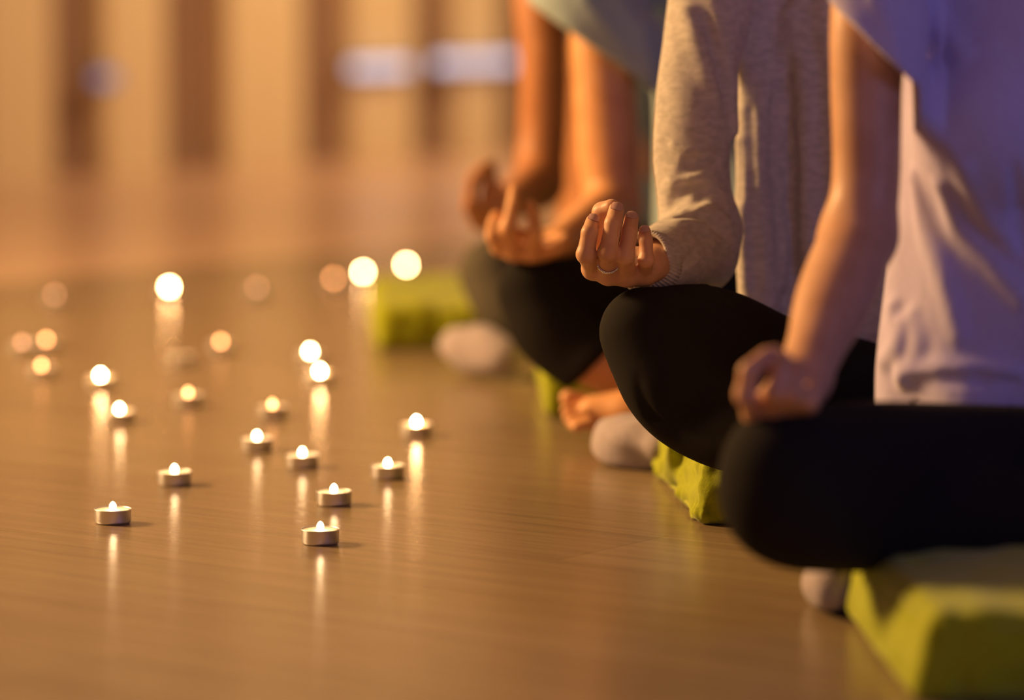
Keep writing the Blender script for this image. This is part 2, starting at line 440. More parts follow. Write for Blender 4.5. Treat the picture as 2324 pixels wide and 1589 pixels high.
TL = [
 (727, 1188, 'b', 'lit tealight nearest the camera, in sharp focus on the floor'),
 (758, 1103, 'b', 'lit tealight just behind the nearest sharp one'),
 (256, 1143, 'b', 'lit tealight at the front left of the cluster, second nearest the camera'),
 (396, 1059, 'b', 'lit tealight behind and right of the front left one, slightly blurred'),
 (880, 1045, 'b', 'lit tealight in front of the rightmost bright near one'),
 (686, 1021, 'b', 'lit tealight with small round glow between the front right pair and middle ones'),
 (583, 984, 'b', 'lit tealight in the middle of the cluster, in front of a dim orange one'),
 (945, 952, 'b', 'lit tealight furthest right in the middle rows, with an orange reflection'),
 (271, 923, 'b', 'lit tealight on the left, in front of the other bright left one'),
 (228, 847, 'b', 'lit tealight on the left with orange reflection, leftmost of the bright ones'),
 (726, 838, 'b', 'lit tealight, nearer of the touching pair of bright glows'),
 (704, 793, 'b', 'lit tealight, farther of the touching pair of bright glows'),
 (384, 648, 'b', 'lit tealight far back on the left with a tall orange reflection column'),
 (824, 614, 'b', 'lit tealight far back, middle of the row of three large glows'),
 (922, 598, 'b', 'lit tealight far back before the green cushion, rightmost large glow'),
 (757, 628, 'd', 'dim orange tealight far back, leftmost of the row of three large glows'),
 (501, 770, 'd', 'dim orange tealight standing alone in the back centre left'),
 (105, 766, 'd', 'dim orange tealight at far left, upper of two close ones'),
 (94, 824, 'd', 'dim orange tealight at far left, lower of two close ones'),
 (427, 886, 'd', 'dim orange tealight left of the cluster middle with dark cup'),
 (618, 912, 'd', 'dim orange tealight behind the middle bright one'),
 (124, 665, 'f', 'barely glowing tealight far back at the left'),
 (583, 648, 'f', 'barely glowing tealight far back between the two groups of large glows'),
 (50, 772, 'f', 'barely glowing tealight at the left edge of the photo'),
 (412, 806, 'u', 'unlit tealight behind the dim orange one left of the middle'),
]
for px, py, k, lab in TL:
    q = onz(px, py, HC + .0055 if k != 'u' else HC)
    if k == 'b':
        k = 'g' if px in (384, 228, 726, 945) else 's' if px in (727, 758, 256, 396, 880, 686, 583) else 'm' if px in (271,) else 'b'
    fm = {'b': FLAME, 'g': FLAME_BIG, 's': FLAME_SMALL, 'm': FLAME_MID, 'd': FLAME_LOW, 'f': FLAME_FAINT, 'u': None}[k]
    if k not in protos: protos[k] = tealight(q[0], q[1], fm, lab, 'tealights on the floor')
    else: copy_tree(protos[k], (q[0], q[1], 0), lab, 'tealights on the floor')

# ------------------------------------------------------------------ cushions
def noise3(x, y, z, seed, n=7, f=30):
    r = np.random.RandomState(seed); o = 0
    for i in range(n):
        w = r.normal(size=3) * f; o = o + np.sin(x * w[0] + y * w[1] + z * w[2] + r.rand() * 6.28) / n
    return o
def cushion(x0, x1, y0, y1, z1, yaw, seed, label, h=.0035, ears=(), amp=1.0, taper=0.0):
    cx, cy = (x0 + x1) / 2, (y0 + y1) / 2
    e = empty('floor_cushion', (cx, cy, 0), label, 'cushion', 'lime green floor cushions under the seated people')
    hx, hy, hz = (x1 - x0) / 2, (y1 - y0) / 2, z1 / 2
    R = math.hypot(hx, hy) + .05
    f = Field((cx - R, cy - R, -.01), (cx + R, cy + R, z1 + .04), h)
    sl, (x, y, z) = f.sub(f.lo, [a[-1] for a in f.ax])
    c_, s_ = math.cos(yaw), math.sin(yaw)
    u = (x - cx) * c_ + (y - cy) * s_; v = -(x - cx) * s_ + (y - cy) * c_; w = z - hz
    r = .008
    edge = np.maximum(np.abs(u) / hx, np.abs(v) / hy)
    w = w + 0 * u
    # sides bow out, the seams stay pinched
    bul = .008 * (1 - (w / hz) ** 2)
    qx = np.abs(u) - (hx - r - taper * (w + hz) / (2 * hz)) - bul * np.clip(1 - (v / hy) ** 4, 0, 1); qy = np.abs(v) - (hy - r) - bul * np.clip(1 - (u / hx) ** 4, 0, 1)
    top = hz - r + .006 * np.clip(1 - edge ** 3, 0, 1)
    qz = np.where(w > 0, w - top, -w - (hz - r))
    d = np.sqrt(np.maximum(qx, 0) ** 2 + np.maximum(qy, 0) ** 2 + np.maximum(qz, 0) ** 2) + np.minimum(np.maximum(qx, np.maximum(qy, qz)), 0) - r
    wr = noise3(x, y, z * .6, seed, 9, 55) * .007 * amp + noise3(x, y, z, seed + 1, 7, 120) * .0035 * amp
    per = np.where(qx > qy, v, u); seam = np.clip(1 - np.abs(np.abs(w) - hz + .012) / .022, 0, 1)
    wr = wr + .0022 * seam * np.sin(per * 190 + 3 * np.sin(per * 40 + seed)) * (np.maximum(qx, qy) > -.03)
    d = d + wr * np.clip((z) / .01, 0, 1)
    f.D[sl] = d
    for a, b, ra, rb in ears: f.cone(a, ra, b, rb, .012)
    f.plane((0, 0, 0), (0, 0, -1), .002)
    o = link('cover', to_mesh('cover', [f.mesh('cover', 1)]), LIME, e)
    # piping along the top and bottom seams
    def W(u_, v_, z_): return (cx + u_ * c_ - v_ * s_, cy + u_ * s_ + v_ * c_, z_)
    rr = random.Random(seed)
    for zz in (z1 - .010, .009):
        bm = bmesh.new(); pts = []
        for (ua, va), (ub, vb) in zip([(-1, -1), (1, -1), (1, 1), (-1, 1)], [(1, -1), (1, 1), (-1, 1), (-1, -1)]):
            for t in np.linspace(0, 1, 22)[:-1]:
                uu, vv = (ua + (ub - ua) * t), (va + (vb - va) * t); bb = .008 * (1 - ((zz - hz) / hz) ** 2) - .0015
                pts.append(W(uu * (hx - taper * zz / z1 + bb * (1 - vv ** 4) * (abs(uu) > .99)) - .004 * uu * (abs(uu * vv) > .9), vv * (hy + bb * (1 - uu ** 4) * (abs(vv) > .99)) - .004 * vv * (abs(uu * vv) > .9), zz + rr.uniform(-.0015, .0015)))
        pts.append(pts[0])
        pts = [tuple(np.array(p) + np.array([rr.uniform(-.001, .001), rr.uniform(-.001, .001), 0])) for p in pts]
        tube_bm(bm, pts, .0022, 8); bmobj('piping', bm, LIMEP, e)
    return e
cushion(.298, .78, 2.62, 3.24, .071, 0.035, 3, 'lime green cushion nearest the camera under the woman in lilac',
        ears=[(P(1960, 1262, 2.93), P(2000, 1275, 2.90), .006, .016)], taper=.016, amp=.45)
cushion(.178, .638, 3.535, 3.955, .066, .07, 8, 'crumpled lime green cushion corner under the woman in the grey cardigan', .003,
        ears=[(P(1488, 1070, 3.86), P(1530, 1075, 3.86), .004, .018), (P(1524, 1014, 3.70), P(1540, 1065, 3.74), .006, .018), (P(1574, 1180, 3.56), P(1592, 1150, 3.58), .003, .010)], amp=1.9, taper=.012)
cushion(.045, .50, 4.44, 5.02, .068, 0, 12, 'lime green cushion behind the bare toes, mostly hidden by black leggings', .005)
cushion(-.225, .24, 5.33, 5.94, .068, .05, 17, 'lime green cushion furthest back beside the grey leggings, its left part bare', .005)

# rolled towels on the floor
def towel(p0, p1, r0, r1, label, seed):
    p0 = np.array(p0); p1 = np.array(p1); m = (p0 + p1) / 2
    f = Field(np.minimum(p0, p1) - .07, np.maximum(p0, p1) + .07, .0025)
    f.chain([(p0, r0 * .82), ((p0 * .6 + p1 * .4) + np.array([0, 0, .003]), r0 * 1.05), (p1, r1 * .85)], .01)
    ax = (p1 - p0) / np.linalg.norm(p1 - p0)
    f.cone(p0 - ax * .004 + np.array([0, 0, .0]), r0 * .55, p0 + ax * .03, r0 * .9, .01)
    sl, (x, y, z) = f.sub(f.lo, [a[-1] for a in f.ax])
    f.D[sl] = f.D[sl] + noise3(x, y, z, seed, 8, 60) * .010
    f.plane((0, 0, .001), (0, 0, -1), .003)
    o = link('rolled_towel', to_mesh('rolled_towel', [f.mesh('t', 1)]), TOWEL)
    tag(o, label, 'towel', 'pale rolled towels on the floor by the cushions'); return o
towel(P(1388, 1003, 4.0), P(1500, 1010, 3.93), .033, .034, 'pale rolled towel on the floor right of the bare toes', 5)
towel(P(1035, 785, 4.95), P(1145, 812, 4.87), .032, .031, 'pale rolled towel on the floor before the furthest green cushion', 6)
towel(P(1880, 1335, 3.06), P(1898, 1330, 2.99), .024, .024, 'small dark shaded towel roll between black knee and nearest cushion', 7)

# ------------------------------------------------------------------ people
def mk(e, name, parts, m): return link(name, to_mesh(name, parts), m, e)
def dirs(a, b): v = np.array(b) - np.array(a); return v / np.linalg.norm(v)
def arm_field(pts, box, h): return Field(*box, h)
def bounds(pts, pad):
    a = np.array([p for p, r in pts]); return a.min(0) - pad, a.max(0) + pad
def hand(f, fingers, thumb, wrist, wr, kk=.0035, palmr=.0135, back=None):
    """fingers: per finger [(mcp),(pip),(dip),(tip)] world points, radii list"""
    for pts, rs in fingers:
        for i in range(3): f.cone(pts[i], rs[i], pts[i + 1], rs[i + 1], .0025 if i else .004)
        f.ell(pts[1], (rs[1] * 1.06,) * 3, k=.003)
    for pts, rs in thumb:
        for i in range(len(pts) - 1): f.cone(pts[i], rs[i], pts[i + 1], rs[i + 1], .004)
    m = [q[0][0] for q in fingers]
    for i, q in enumerate(m):
        f.cone(q, palmr * (.82 if i < 3 else .74), wrist + (q - np.mean(m, 0)) * .38, wr * .72, .008)
    for a, b in zip(m, m[1:]): f.cone(a + (wrist - a) * .12, palmr * .72, b + (wrist - b) * .12, palmr * .72, .007)
def head(e, c, yaw, skinm):
    """neck top c, head facing yaw (radians, 0 = towards the camera)"""
    c = np.array(c); R = np.array([[math.cos(yaw), -math.sin(yaw), 0], [math.sin(yaw), math.cos(yaw), 0], [0, 0, 1]])
    def L(x, y, z): return c + R @ np.array([x, y, z])
    f = Field(c - .16, c + np.array([.16, .16, .28]), .004)
    f.ell(L(0, .012, .125), (.073, .092, .088), R, .01); f.ell(L(0, -.022, .075), (.054, .064, .068), R, .03)
    f.cone(L(0, .02, -.06), .052, L(0, .01, .05), .05, .02)
    f.cone(L(0, -.088, .105), .006, L(0, -.104, .075), .0105, .012)
    for s in (-1, 1):
        f.ell(L(s * .032, -.092, .108), (.016, .010, .010), R, .012, 'cut'); f.ell(L(s * .031, -.076, .108), (.012, .012, .010), R, .003)
        f.ell(L(s * .073, .012, .095), (.008, .018, .03), R, .008)
        f.cone(L(s * .015, -.092, .124), .004, L(s * .045, -.082, .126), .004, .01)
    f.ell(L(0, -.084, .052), (.024, .01, .006), R, .006); f.ell(L(0, -.083, .044), (.02, .01, .006), R, .006); f.ell(L(0, -.075, .018), (.022, .016, .016), R, .015)
    g = Field(c - .2, c + np.array([.2, .2, .3]), .005)
    g.ell(L(0, .026, .135), (.085, .096, .095), R, .01); g.ell(L(0, .07, .03), (.06, .045, .09), R, .03)
    g.ell(L(0, -.085, .075), (.058, .075, .085), R, .01, 'cut')
    mk(e, 'hair', [g.mesh('h', 1)], HAIR)
    return f.mesh('head', 1)
def legs(f, thigh, shin, other, k=.02):
    for l in (thigh, shin) + tuple(other): f.chain(PR(l), k)

def foot(f, heel, ball, up, tips, r=.012):
    """simple bare foot: heel point, ball point, toes fanned from tips list"""
    heel = np.array(heel); ball = np.array(ball)
    f.cone(heel, .030, (heel + ball) / 2, .028, .01); f.cone((heel + ball) / 2, .028, ball, .023, .01)
    for b, t, rr in tips: f.cone(b, rr * 1.05, t, rr, .004)

# ============ woman 2: grey cardigan, black leggings, silver ring
def woman_grey():
    e = empty('person', (.40, 3.85, 0), 'woman in grey knit cardigan and black leggings, palm up with a silver ring', 'person', 'people sitting cross-legged in a row')
    # ---- hand, in the order index, middle, ring, little
    fx = [([P(1346, 610, 3.515), P(1330, 577, 3.472), P(1338, 528, 3.470), P(1346, 503, 3.483)], [.0098, .0093, .0084, .0078]),
          ([P(1381, 622, 3.510), P(1380, 572, 3.466), P(1391, 508, 3.470), P(1399, 476, 3.482)], [.0100, .0095, .0086, .0080]),
          ([P(1424, 626, 3.512), P(1420, 580, 3.472), P(1429, 524, 3.478), P(1433, 496, 3.490)], [.0095, .0088, .0080, .0075]),
          ([P(1462, 620, 3.520), P(1467, 590, 3.488), P(1466, 548, 3.492), P(1463, 525, 3.500)], [.0084, .0076, .0069, .0064])]
    wrist = P(1496, 594, 3.59)
    th = [([P(1440, 600, 3.56), P(1385, 590, 3.545), P(1362, 540, 3.525), P(1367, 482, 3.510), P(1388, 471, 3.500)], [.018, .0145, .0105, .0102, .0088])]
    elbow = P(1594, 545, 3.72)
    pts = [(wrist, .024), (elbow, .038), (P(1575, 300, 3.755), .042), (P(1612, -60, 3.86), .05)]
    lo, hi = bounds(pts + [(P(1330, 480, 3.45), .01)], .04)
    f = Field(lo, np.array([hi[0], hi[1], P(0, 380, 3.8)[2]]), .0016)
    hand(f, fx, th, wrist, .022)
    f.chain([(P(1464, 622, 3.525), .011), (P(1478, 600, 3.548), .0165), (P(1494, 592, 3.58), .019)], .008)
    f.chain([(wrist, .0235), (wrist + (elbow - wrist) * .35, .029), (elbow, .034)], .01)
    a = f.mesh('a', 1)
    g = Field((.16, 3.62, .03), (.68, 4.08, .68), .008)
    g.loft([(.08, .42, 3.91, .14, .10), (.2, .42, 3.91, .12, .08), (.42, .41, 3.91, .12, .08), (.56, .40, 3.91, .13, .07), (.64, .40, 3.90, .06, .055)], 0)
    g.chain([(elbow, .033), (P(1573, 300, 3.755), .033), (P(1596, 130, 3.79), .034), (P(1640, -50, 3.84), .037), (np.array([.33, 3.90, .57]), .036)], .02)
    body = mk(e, 'body', [a, g.mesh('b', 1), head(e, (.40, 3.86, .66), .0, SKIN)], SKIN)
    # nails
    for (p, r) in fx:
        tip, dip = p[3], p[2]; ax = dirs(dip, tip); view = dirs(tip, np.array([0, 0, CAMH])); view = view - ax * (view @ ax); view /= np.linalg.norm(view); side = np.cross(ax, view)
        bm = bmesh.new(); rr = r[3]; n = 9; rows = []
        for i in range(n):
            t = i / (n - 1) * 2 - 1; row = []
            for j in range(n):
                s = j / (n - 1) * 2 - 1; wd = math.sqrt(max(0, 1 - abs(t) ** 4)) * .98 + .02
                an = s * .78 * wd; q = tip + ax * (t * rr * .82 - rr * .14) + (view * math.cos(an) + side * math.sin(an)) * (rr * (1.13 - .05 * t))
                q = q - view * max(0, t) ** 3 * rr * .24
                row.append(bm.verts.new(q))
            rows.append(row)
        for i in range(n - 1):
            for j in range(n - 1): bm.faces.new((rows[i][j], rows[i][j + 1], rows[i + 1][j + 1], rows[i + 1][j]))
        bmesh.ops.solidify(bm, geom=list(bm.faces), thickness=.0007)
        bmesh.ops.recalc_face_normals(bm, faces=bm.faces)
        o = bmobj('fingernail', bm, NAIL, body)
    # twisted ring on the finger
    a0, b0 = fx[1][0][0], fx[1][0][1]; ax = dirs(a0, b0); c = a0 + (b0 - a0) * .50
    u = np.cross(ax, [0, 0, 1.]); u /= np.linalg.norm(u); w = np.cross(ax, u)
    bm = bmesh.new()
    for ph in (0, math.pi):
        pts_ = []
        for i in range(241):
            t = 2 * math.pi * i / 240; tw = t * 20 + ph
            rad = .0109 + .0007 * math.cos(tw); pts_.append(c + (u * math.cos(t) + w * math.sin(t)) * rad + ax * .0007 * math.sin(tw))
        tube_bm(bm, pts_, .0008, 6)
    tagr = bmobj('ring', bm, SILVER, e); tagr['label'] = 'twisted silver ring'
    # ---- sleeve and cardigan
    f = Field((.10, 3.50, .10), (.66, 4.04, .64), .0028)
    cuff = P(1476, 598, 3.578)
    sd = np.array([.46, .82, -.30]); sd /= np.linalg.norm(sd)
    UA = P(1572, 300, 3.755); SH = P(1635, -50, 3.84)
    f.chain([(cuff, .0335), (P(1515, 590, 3.625), .040), (P(1570, 560, 3.69), .044), (P(1592, 520, 3.73), .043)], .014)
    f.ell(P(1606, 585, 3.715), (.028, .045, .036), k=.02)
    f.chain([(P(1588, 520, 3.73), .042), (P(1574, 420, 3.74), .0415), (UA, .043), (P(1590, 130, 3.79), .0435), (SH, .050), (np.array([.29, 3.90, .58]), .05)], .010)
    def fl(th, z): return .0035 * np.sin(th * 11 + z * 9) * np.clip((.45 - z) / .3, .2, 1) + .002 * np.sin(th * 23 + 4 * z)
    f.loft([(.115, .422, 3.90, .165, .115), (.25, .420, 3.90, .158, .105), (.42, .412, 3.90, .150, .108), (.52, .40, 3.90, .150, .10), (.60, .40, 3.90, .11, .07)], 0, .006, fl)
    # overlapping front panel of the cardigan beside the arm
    f.chain([(P(1712, 20, 3.84), .018), (P(1710, 250, 3.83), .018), (P(1712, 450, 3.82), .021), (P(1722, 700, 3.81), .024)], .02)
    # folds
    for pts_, r in (([(1562, 30), (1585, 110), (1618, 200), (1655, 290)], .010), ([(1620, 0), (1642, 90), (1655, 190), (1662, 300)], .010),
                    ([(1540, 500), (1560, 480), (1610, 480), (1650, 510)], .006), ([(1520, 545), (1545, 515), (1600, 512), (1652, 545)], .007),
                    ([(1525, 570), (1560, 548), (1610, 552), (1645, 580)], .0055), ([(1540, 600), (1580, 585), (1630, 600)], .005),
                    ([(1530, 410), (1560, 400), (1610, 420), (1650, 470)], .005), ([(1530, 330), (1560, 345), (1600, 350)], .004),
                    ([(1792, 40), (1785, 100), (1765, 150), (1735, 200)], .011), ([(1735, 190), (1722, 300), (1720, 420)], .007),
                    ([(1772, 230), (1765, 400), (1772, 520), (1768, 640)], .013), ([(1830, 150), (1835, 400), (1842, 600)], .009), ([(1685, 330), (1692, 500), (1694, 680)], .008)):
        f.fold(pts_, r, .35, .012)
    for pts_, r in (([(1600, 40), (1640, 180), (1668, 300)], .006), ([(1508, 520), (1548, 492), (1605, 492), (1648, 522)], .011), ([(1522, 560), (1562, 532), (1612, 533), (1645, 556)], .010), ([(1530, 400), (1570, 372), (1630, 350)], .008), ([(1520, 460), (1550, 430), (1590, 420)], .008), ([(1560, 470), (1590, 440), (1625, 425)], .006), ([(1545, 600), (1580, 572), (1620, 575)], .006),
                    ([(1674, 330), (1674, 450), (1672, 560)], .006), ([(1700, 250), (1705, 400), (1712, 560), (1715, 650)], .006), ([(1795, 280), (1795, 450), (1800, 620)], .006)):
        f.fold(pts_, r, .3, .008, op='cut')
    sl, (x, y, z) = f.sub(f.lo, [a_[-1] for a_ in f.ax])
    f.D[sl] = f.D[sl] + noise3(x, y, z * .5, 21, 10, 55) * .0022 + noise3(x, y, z, 22, 8, 95) * .0012
    # open cuff
    f.cone(cuff - sd * .03, .0295, cuff + sd * .018, .0275, .002, 'cut')
    f.plane(cuff - sd * .008, -sd, .003, cuff - .06, cuff + np.array([.045, .04, .045]))
    f.plane((0, 0, .150), (0, 0, -1), .004)
    mk(e, 'cardigan', [f.mesh('c', 1)], GREYKNIT)
    # ribbed cuff band
    u = np.cross(sd, [0, 0, 1.]); u /= np.linalg.norm(u); w = np.cross(sd, u)
    bm = bmesh.new(); nn = 220; prof = [(.0262, -.012), (.0285, -.0135), (.0310, -.012), (.0325, -.004), (.0338, .006), (.0335, .014), (.030, .016), (.0268, .010)]
    rings = []
    for i in range(nn):
        t = 2 * math.pi * i / nn; cr_ = .0009 * math.cos(t * 55)
        rings.append([bm.verts.new(cuff + (u * math.cos(t) + w * math.sin(t)) * (r_ + (cr_ if .027 < r_ else 0)) + sd * (s_ - .006 + .002 * math.sin(2 * t))) for r_, s_ in prof])
    for i in range(nn):
        a_, b_ = rings[i], rings[(i + 1) % nn]
        for j in range(len(prof)):
            jj = (j + 1) % len(prof); bm.faces.new((a_[j], a_[jj], b_[jj], b_[j]))
    bmesh.ops.recalc_face_normals(bm, faces=bm.faces)
    bmobj('cuff', bm, GREYKNIT, e)
    # ---- leggings
    f = Field((.08, 3.38, .02), (.76, 4.0, .30), .005)
    f.chain(PR([(1960, 905, 3.80, .064), (1760, 856, 3.68, .066), (1600, 782, 3.58, .062), (1466, 748, 3.52, .041)]), .02)
    f.chain(PR([(1455, 760, 3.51, .036), (1510, 860, 3.50, .048), (1590, 930, 3.50, .050), (1720, 985, 3.46, .044), (1950, 1010, 3.42, .034)]), .03)
    f.chain(PR([(2150, 810, 3.86, .088), (2330, 850, 3.68, .078), (2460, 880, 3.54, .058)]), .02)
    f.chain(PR([(2450, 940, 3.50, .050), (2250, 985, 3.55, .048), (2000, 985, 3.56, .036)]), .02)
    f.ell((.40, 3.90, .12), (.15, .10, .06), k=.03)
    f.fold([(1447, 860), (1460, 915), (1480, 945), (1530, 975), (1620, 1000)], .004, .3, .006, op='cut')
    f.fold([(1600, 650), (1630, 690), (1690, 730)], .005, .3, .008)
    mk(e, 'leggings', [f.mesh('l', 1)], BLACK)
woman_grey()

# ============ woman 3: lilac T-shirt, nearest
def woman_lilac():
    e = empty('person', (.50, 3.2, 0), 'woman in lilac T-shirt nearest the camera, bare arm, hand resting on black knee', 'person', 'people sitting cross-legged in a row')
    wrist = P(1822, 862, 2.885); elbow = P(1948, 535, 3.06)
    fx = [([P(1716, 938, 2.83), P(1692, 896, 2.79), P(1699, 842, 2.785), P(1742, 806, 2.805)], [.0105, .0088, .0080, .0075]),
          ([P(1758, 940, 2.825), P(1762, 888, 2.79), P(1772, 842, 2.795), P(1776, 815, 2.805)], [.0100, .0088, .0080, .0074]),
          ([P(1793, 938, 2.83), P(1799, 892, 2.79), P(1808, 856, 2.795), P(1812, 832, 2.805)], [.0098, .0086, .0079, .0073]),
          ([P(1824, 930, 2.835), P(1836, 908, 2.80), P(1842, 892, 2.80), P(1842, 880, 2.81)], [.0090, .0080, .0073, .0068])]
    th = [([P(1800, 895, 2.88), P(1780, 892, 2.87), P(1776, 845, 2.84), P(1758, 803, 2.815)], [.016, .0110, .0084, .0075])]
    pts = [(wrist, 0), (elbow, 0), (P(1985, -200, 3.12), 0), (P(1690, 900, 2.78), 0)]
    lo, hi = bounds(pts, .06)
    f = Field(lo, hi, .0022)
    hand(f, fx, th, wrist, .022, palmr=.0135)
    fa = wrist + (elbow - wrist) * .55
    f.chain([(wrist, .0225), (wrist + (elbow - wrist) * .25, .026), (fa, .0335), (elbow, .0335)], .012)
    f.chain([(elbow, .0325), (P(1966, 400, 3.07), .0305), (P(1966, 200, 3.08), .032), (P(1972, 40, 3.09), .035), (P(1990, -130, 3.12), .037)], .014)
    arm = f.mesh('a', 3)
    g = Field((.24, 3.0, .03), (.80, 3.42, .74), .008)
    g.loft([(.08, .50, 3.22, .15, .11), (.22, .50, 3.22, .125, .09), (.46, .50, 3.22, .13, .095), (.60, .50, 3.22, .14, .075), (.67, .50, 3.22, .06, .05)], 0)
    g.chain([(P(1980, -60, 3.12), .036), (P(1995, -140, 3.13), .037), (np.array([.42, 3.22, .61]), .038)], .02)
    g.chain([(np.array([.66, 3.22, .60]), .045), (np.array([.68, 3.17, .36]), .036), (np.array([.70, 2.98, .24]), .027)], .02)
    mk(e, 'body', [arm, g.mesh('b', 1), head(e, (.50, 3.21, .71), 0, SKIN)], SKIN)
    # ---- shirt
    f = Field((.28, 2.98, .12), (.80, 3.42, .70), .003)
    def fl(th, z): return .0032 * np.sin(th * 9 + z * 14) * np.clip((.42 - z) / .25, .15, 1)
    f.loft([(.12, .50, 3.20, .163, .125), (.20, .50, 3.20, .160, .12), (.28, .50, 3.20, .150, .11), (.36, .50, 3.20, .143, .11), (.44, .50, 3.20, .1435, .12), (.52, .50, 3.20, .147, .108), (.60, .50, 3.21, .14, .085), (.66, .50, 3.21, .08, .06)], 0, .006, fl)
    for s in (-1, 1): f.ell((.50 + s * .068, 3.105, .42), (.062, .05, .058), k=.05)
    a0 = P(1990, -150, 3.13); a1 = P(1966, 70, 3.085)
    ad = dirs(a0, a1)
    f.chain([(np.array([.43, 3.21, .61]), .055), (a0, .052), (P(1975, 60, 3.09), .052), (P(1968, 190, 3.07), .050)], .045)
    for pts_, r in (([(1990, 0), (2010, 40), (2025, 90), (2035, 130)], .004),
                    ([(2120, 10), (2150, 70), (2190, 130)], .006), ([(2075, 235), (2115, 285), (2160, 330)], .005),
                    ([(2080, 400), (2105, 500), (2150, 640), (2180, 760)], .008), ([(2140, 420), (2190, 520), (2260, 600), (2324, 680)], .008), ([(2190, 380), (2240, 480), (2300, 560)], .006),
                    ([(2030, 700), (2040, 770), (2060, 830)], .007), ([(2080, 720), (2090, 790), (2060, 860)], .007), ([(2000, 880), (2050, 855), (2120, 845), (2200, 845), (2300, 850)], .008), ([(2010, 820), (2040, 790), (2050, 740)], .006)):
        f.fold(pts_, r, .35, .014)
    for pts_, r in (([(2020, 885), (2060, 870), (2140, 862), (2220, 862), (2300, 868)], .005), ([(2300, 380), (2310, 480), (2320, 560)], .005)):
        f.fold(pts_, r, .3, .008, op='cut')
    sl, (x, y, z) = f.sub(f.lo, [a_[-1] for a_ in f.ax])
    f.D[sl] = f.D[sl] + noise3(x, y, z * .5, 33, 10, 45) * .0018
    # sleeve opening: hollow round the arm, hem sloping up towards the outside
    f.cone(P(1966, 260, 3.078), .041, P(1972, -30, 3.10), .040, .003, 'cut')
    pn = np.array([-.62, -.25, -.78]); hp = P(2046, 160, 3.06)
    nrm = np.cross(P(1884, 8, 3.06) - hp, np.array([.15, 1, 0])); nrm = nrm if nrm[2] < 0 else -nrm
    sl, (x, y, z) = f.sub((.25, 2.9, .40), (.356, 3.5, .7))
    nrm = nrm / np.linalg.norm(nrm)
    d = -((x - hp[0]) * nrm[0] + (y - hp[1]) * nrm[1] + (z - hp[2]) * nrm[2]) + 0 * (x + y + z)
    f.cut(sl, d, .003)
    # hem: hollow below
    f.loft([(.10, .50, 3.20, .157, .118), (.19, .50, 3.20, .153, .114)], 0, .003, op='cut')
    f.plane(P(1990, 937, 3.15), (-.02, 0, -1), .003)
    mk(e, 't_shirt', [f.mesh('c', 1)], LILAC)
    f = Field((.10, 2.66, .02), (.86, 3.38, .30), .005)
    f.chain(PR([(2420, 1080, 3.10, .062), (2150, 1072, 3.0, .061), (1950, 1065, 2.90, .058), (1800, 1055, 2.84, .048)]), .02)
    f.chain(PR([(1765, 1070, 2.83, .045), (1790, 1130, 2.84, .056), (1880, 1165, 2.87, .050), (2050, 1175, 2.93, .046), (2300, 1180, 2.93, .040), (2500, 1180, 2.93, .036)]), .03)
    f.chain(PR([(2650, 1000, 3.18, .088), (2850, 1080, 2.98, .075), (2950, 1120, 2.86, .055)]), .02)
    f.chain(PR([(2900, 1150, 2.85, .045), (2650, 1170, 2.90, .045), (2500, 1170, 2.95, .035)]), .02)
    f.ell((.50, 3.22, .125), (.15, .10, .06), k=.03)
    mk(e, 'leggings', [f.mesh('l', 1)], BLACK)
woman_lilac()

